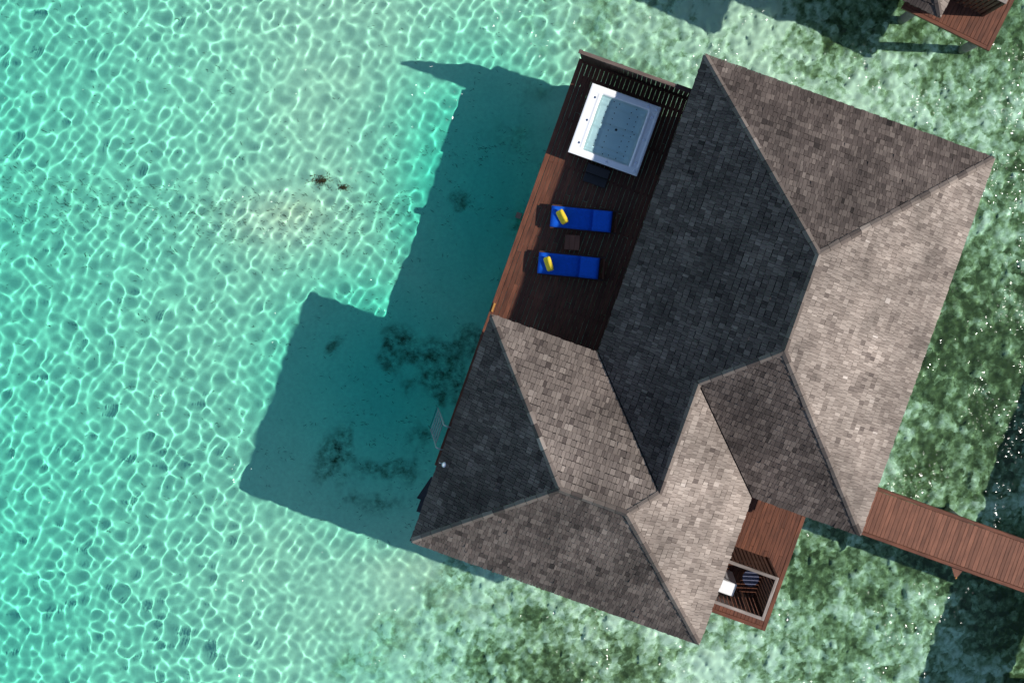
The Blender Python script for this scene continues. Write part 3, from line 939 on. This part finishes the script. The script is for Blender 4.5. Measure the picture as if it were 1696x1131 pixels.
def make_entrance_deck(org, th, label, detail=True):
    r = random.Random(8)
    root = empty('entrance_deck', org, -th)
    tag(root, label, 'deck', 'small entrance decks of the villas')
    plank_row(root, 'deck_plank', 4.70, 7.56, -15.49, -10.6, DZ, .118, M['deck'], [(.62,), (.28,), (.45,), (.8,)], r, gap=.006, th=.09)
    MB().box(7.565, 7.69, -15.61, -11.9, DZ - .15, DZ + .010, .006).build('edge_board', M['deck'], root)
    MB().box(4.70, 7.562, -15.61, -15.495, DZ - .15, DZ + .007, .006).build('edge_board', M['deck_x'], root)
    for w in (-11.4, -12.7, -14.0, -15.3):
        MB().box(4.7, 7.55, w - .04, w + .04, DZ - .2, DZ - .05).build('joist', M['shade'], root)
    stilts(root, [(7.4, -15.3), (7.4, -12.3), (5.2, -15.3)], DZ - .21)

def make_screen(org, th, label):
    root = empty('shower_screen', world_of(org, th, 6.29, -14.1, DZ), -th)
    tag(root, label, 'screen', 'slatted outdoor shower screens')
    u0, u1, w0, w1, h = -.78, .78, -.66, .66, 2.8
    sx = MB().box(-.045, .045, -.012, .012, 0.002, h - .046).mesh('slat', M['wall'])
    sy = MB().box(-.012, .012, -.045, .045, 0.002, h - .046).mesh('slat', M['wall'])
    n = 12
    for k in range(n):
        u = u0 + .06 + k * (u1 - u0 - .12) / (n - 1)
        link('slat', sx, root, (u, w0 + .04, 0)); link('slat', sx, root, (u, w1 - .04, 0))
    n = 10
    for k in range(n):
        w = w0 + .12 + k * (w1 - w0 - .24) / (n - 1)
        link('slat', sy, root, (u1 - .04, w, 0))
    MB().box(u0, u1 - .092, w1 - .09, w1, h - .045, h, .005).build('top_rail', M['grey'], root)
    MB().box(u0, u1 - .092, w0, w0 + .09, h - .045, h, .005).build('top_rail', M['grey'], root)
    MB().box(u1 - .09, u1, w0, w1, h - .045, h + .002, .005).build('top_rail', M['grey_y'], root)
    for w in (w0 + .045, w1 - .045):
        MB().box(u1 - .085, u1 - .01, w - .038, w + .038, .002, h - .047).build('post', M['wall'], root)

def make_shower_things():
    t = empty('shower_stool', world_of(VILLA, TH, 6.66, -14.14, DZ), -TH)
    tag(t, 'round blue-grey stool inside the slatted shower screen', 'stool')
    MB().cyl((0, 0, .43), (0, 0, .47), .25, 28).build('seat', M['stool'], t)
    for k in range(4):
        a = math.pi / 4 + k * math.pi / 2
        MB().cyl((.15 * math.cos(a), .15 * math.sin(a), .43), (.2 * math.cos(a), .2 * math.sin(a), 0.002), .018, 8).build('leg', M['stool'], t)
    t = empty('storage_cabinet', world_of(VILLA, TH, 5.86, -14.40, DZ), -TH)
    tag(t, 'white box cabinet beside the stool inside the shower screen', 'cabinet')
    MB().box(-.36, .26, -.19, .19, .10, 1.85, .02).build('body', M['white'], t)
    MB().box(.262, .278, -.17, .17, .14, 1.78, .004).build('door', M['white'], t)
    MB().cyl((.28, .10, 1.0), (.31, .10, 1.0), .015, 8).build('handle', M['chrome'], t)
    for (a, b) in ((-.3, -.14), (-.3, .14), (.1, -.14), (.1, .14)):
        MB().box(a - .02, a + .02, b - .02, b + .02, .002, .099).build('leg', M['blackp'], t)

def make_jetty():
    r = random.Random(14)
    root = empty('jetty', VILLA, -TH)
    tag(root, 'narrow reddish timber jetty leading off to the right from the villa', 'jetty')
    u, k = 7.72, 0
    cache = {}
    while u < 16.55:
        wd = r.choice((.11, .125, .14))
        if wd not in cache:
            cache[wd] = MB().box(-wd / 2 + .0035, wd / 2 - .0035, -.655, .655, -.035, 0, .004).mesh('deck_plank', M['jetty'])
        link('deck_plank', cache[wd], root, (u + wd / 2, -11.06, DZ + r.uniform(-.004, .004)))
        u += wd
    MB().box(7.70, 16.55, -10.395, -10.29, DZ - .16, DZ + .02, .008).build('kerb_beam', M['deck_x'], root)
    MB().box(7.70, 16.55, -11.83, -11.725, DZ - .16, DZ + .02, .008).build('kerb_beam', M['deck_x'], root)
    for w in (-10.7, -11.4):
        MB().box(7.75, 16.5, w - .04, w + .04, DZ - .22, DZ - .04).build('joist', M['shade'], root)
    for uu in (9.6, 12.6, 15.4):
        stilts(root, [(uu, -10.6), (uu, -11.5)], DZ - .225)
    b = MB()
    b.add([(-.19, 0, -.02), (.19, 0, -.02), (.06, -.34, -.02), (-.19, 0, .02), (.19, 0, .02), (.06, -.34, .02)], [(2, 1, 0), (3, 4, 5), (0, 1, 4, 3), (1, 2, 5, 4), (2, 0, 3, 5)])
    br = b.build('bracket', M['jetty'], root, (12.62, -11.832, DZ - .12))
    MB().box(-.02, .02, -.02, .02, .021, .07).build('lamp', M['amber'], br, (.06, -.28, 0))

def make_boardwalk():
    r = random.Random(15)
    root = empty('boardwalk', VILLA, -TH)
    tag(root, 'long main boardwalk beyond the right edge, seen by its dark shadow', 'boardwalk')
    MB().box(16.6, 19.2, -60, 40, DZ - .2, DZ, .01).build('deck_surface', M['deck'], root)
    for k in range(16):
        w = -40 + k * 5
        MB().cyl((17.0, w, -4.0), (17.0, w, DZ - .2), .15, 12).build('stilt', M['stilt'], root).cycles.is_caustics_receiver = True

def make_ladder():
    root = empty('swim_ladder', world_of(VILLA, TH, -3.57, -13.3, DZ), -TH)
    tag(root, 'galvanised swim ladder hanging from the deck edge into the sea', 'ladder')
    for s in (-1, 1):
        w = s * .36
        MB().tube([(.16, w, .02), (.10, w, .22), (-.02, w, .30), (-.12, w, .18), (-.16, w, -.1), (-.42, w, -1.5), (-.78, w, -3.3)], .022).build('side_rail', M['galv'], root, smooth=True)
    for k in range(6):
        f = k / 5
        x, z = -.20 - .50 * f, -.4 - 2.4 * f
        MB().cyl((x, -.342, z), (x, .342, z), .017, 8).build('rung', M['galv'], root)

def make_landing():
    root = empty('sea_steps', world_of(VILLA, TH, -3.45, -15.1, DZ), -TH)
    tag(root, 'black timber side steps poking out under the lower left roof edge', 'steps')
    MB().add([(-.10, .46, -.25), (-.30, -.3, -.25), (.9, -.3, -.25), (.9, .46, -.25), (-.10, .46, -.18), (-.30, -.3, -.18), (.9, -.3, -.18), (.9, .46, -.18)],
             [(3, 2, 1, 0), (4, 5, 6, 7), (0, 1, 5, 4), (1, 2, 6, 5), (2, 3, 7, 6), (3, 0, 4, 7)]).build('landing', M['shade'], root)
    MB().box(-.18, .9, -.55, -.302, -.52, -.45).build('tread', M['shade'], root)
    MB().box(-.20, .9, -.80, -.552, -.80, -.73).build('tread', M['shade'], root)
    MB().box(.55, .60, -.9, .44, -1.4, -.82).build('stringer', M['shade'], root)

def make_small():
    t = empty('roof_lamp', world_of(VILLA, TH, -3.10, -13.55, EZ + .19), -TH)
    tag(t, 'small white dome lamp fixed low on the dark roof slope', 'lamp')
    vs, fs = [], []
    nu, nv = 14, 6
    for j in range(nv):
        a = j / (nv - 1) * math.pi / 2
        for k in range(nu):
            b = 2 * math.pi * k / nu
            vs.append((.085 * math.cos(a) * math.cos(b), .085 * math.cos(a) * math.sin(b), .10 * math.sin(a)))
    fs = [(j * nu + k, j * nu + (k + 1) % nu, (j + 1) * nu + (k + 1) % nu, (j + 1) * nu + k) for j in range(nv - 1) for k in range(nu)]
    MB().add(vs, fs).build('dome', M['white'], t, smooth=True)
    MB().cyl((0, 0, -.08), (0, 0, .0), .05, 12).build('mount', M['blackp'], t)
    MB().box(-.17, -.05, -.012, .012, -.06, -.03).build('arm', M['galv'], t)
    t = empty('deck_light', world_of(VILLA, TH, -3.72, -6.16, DZ + .0), -TH)
    tag(t, 'small black light fitting on the outside of the deck edge', 'light')
    MB().box(-.06, .10, -.09, .09, -.12, .05, .01).build('housing', M['blackp'], t)
    MB().cyl((-.02, 0, .051), (-.02, 0, .058), .04, 12).build('lens', M['blackp'], t)
    t = empty('wooden_cleat', world_of(VILLA, TH, -3.48, -9.07, DZ + .012), -TH)
    tag(t, 'amber varnished wooden bar on the terrace edge next to the roof tip', 'cleat')
    MB().box(-.03, .03, -.14, .14, .03, .07, .01).build('bar', M['amber'], t)
    MB().box(-.015, .015, -.015, .015, .001, .03).build('mount', M['galv'], t)

make_villa(VILLA, TH, 'whole overwater villa with grey-brown shingled hip roofs filling the picture centre', True)
make_villa(NEIGH, NEIGH_TH, 'neighbouring villa whose roof corner shows at the top right edge', False)
make_sun_deck()
make_privacy_wall()
make_entrance_deck(VILLA, TH, 'reddish plank deck around the slatted shower, beside the bleached roof slope')
make_entrance_deck(NEIGH, NEIGH_TH, 'reddish plank deck corner of the neighbouring villa at the top right', False)
make_screen(VILLA, TH, 'square slatted shower screen with a greyed top rail around the white cabinet')
make_screen(NEIGH, NEIGH_TH, 'slatted shower screen of the neighbouring villa at the top right edge')
make_jetty()
make_boardwalk()
make_hot_tub()
make_tub_step()
make_lounger(-1.99, .365, 'blue padded sun lounger nearer the hot tub')
make_lounger(-2.375, -1.045, 'blue padded sun lounger farther from the hot tub, nearer the lower roof')
make_cushion(-1.64, .34, R(-62), 52, 'yellow cushion on the lounger nearer the hot tub')
make_cushion(-2.05, -1.08, R(-72), 58, 'yellow cushion on the lounger farther from the hot tub')
make_side_table()
make_shower_things()
make_ladder()
make_landing()
make_small()
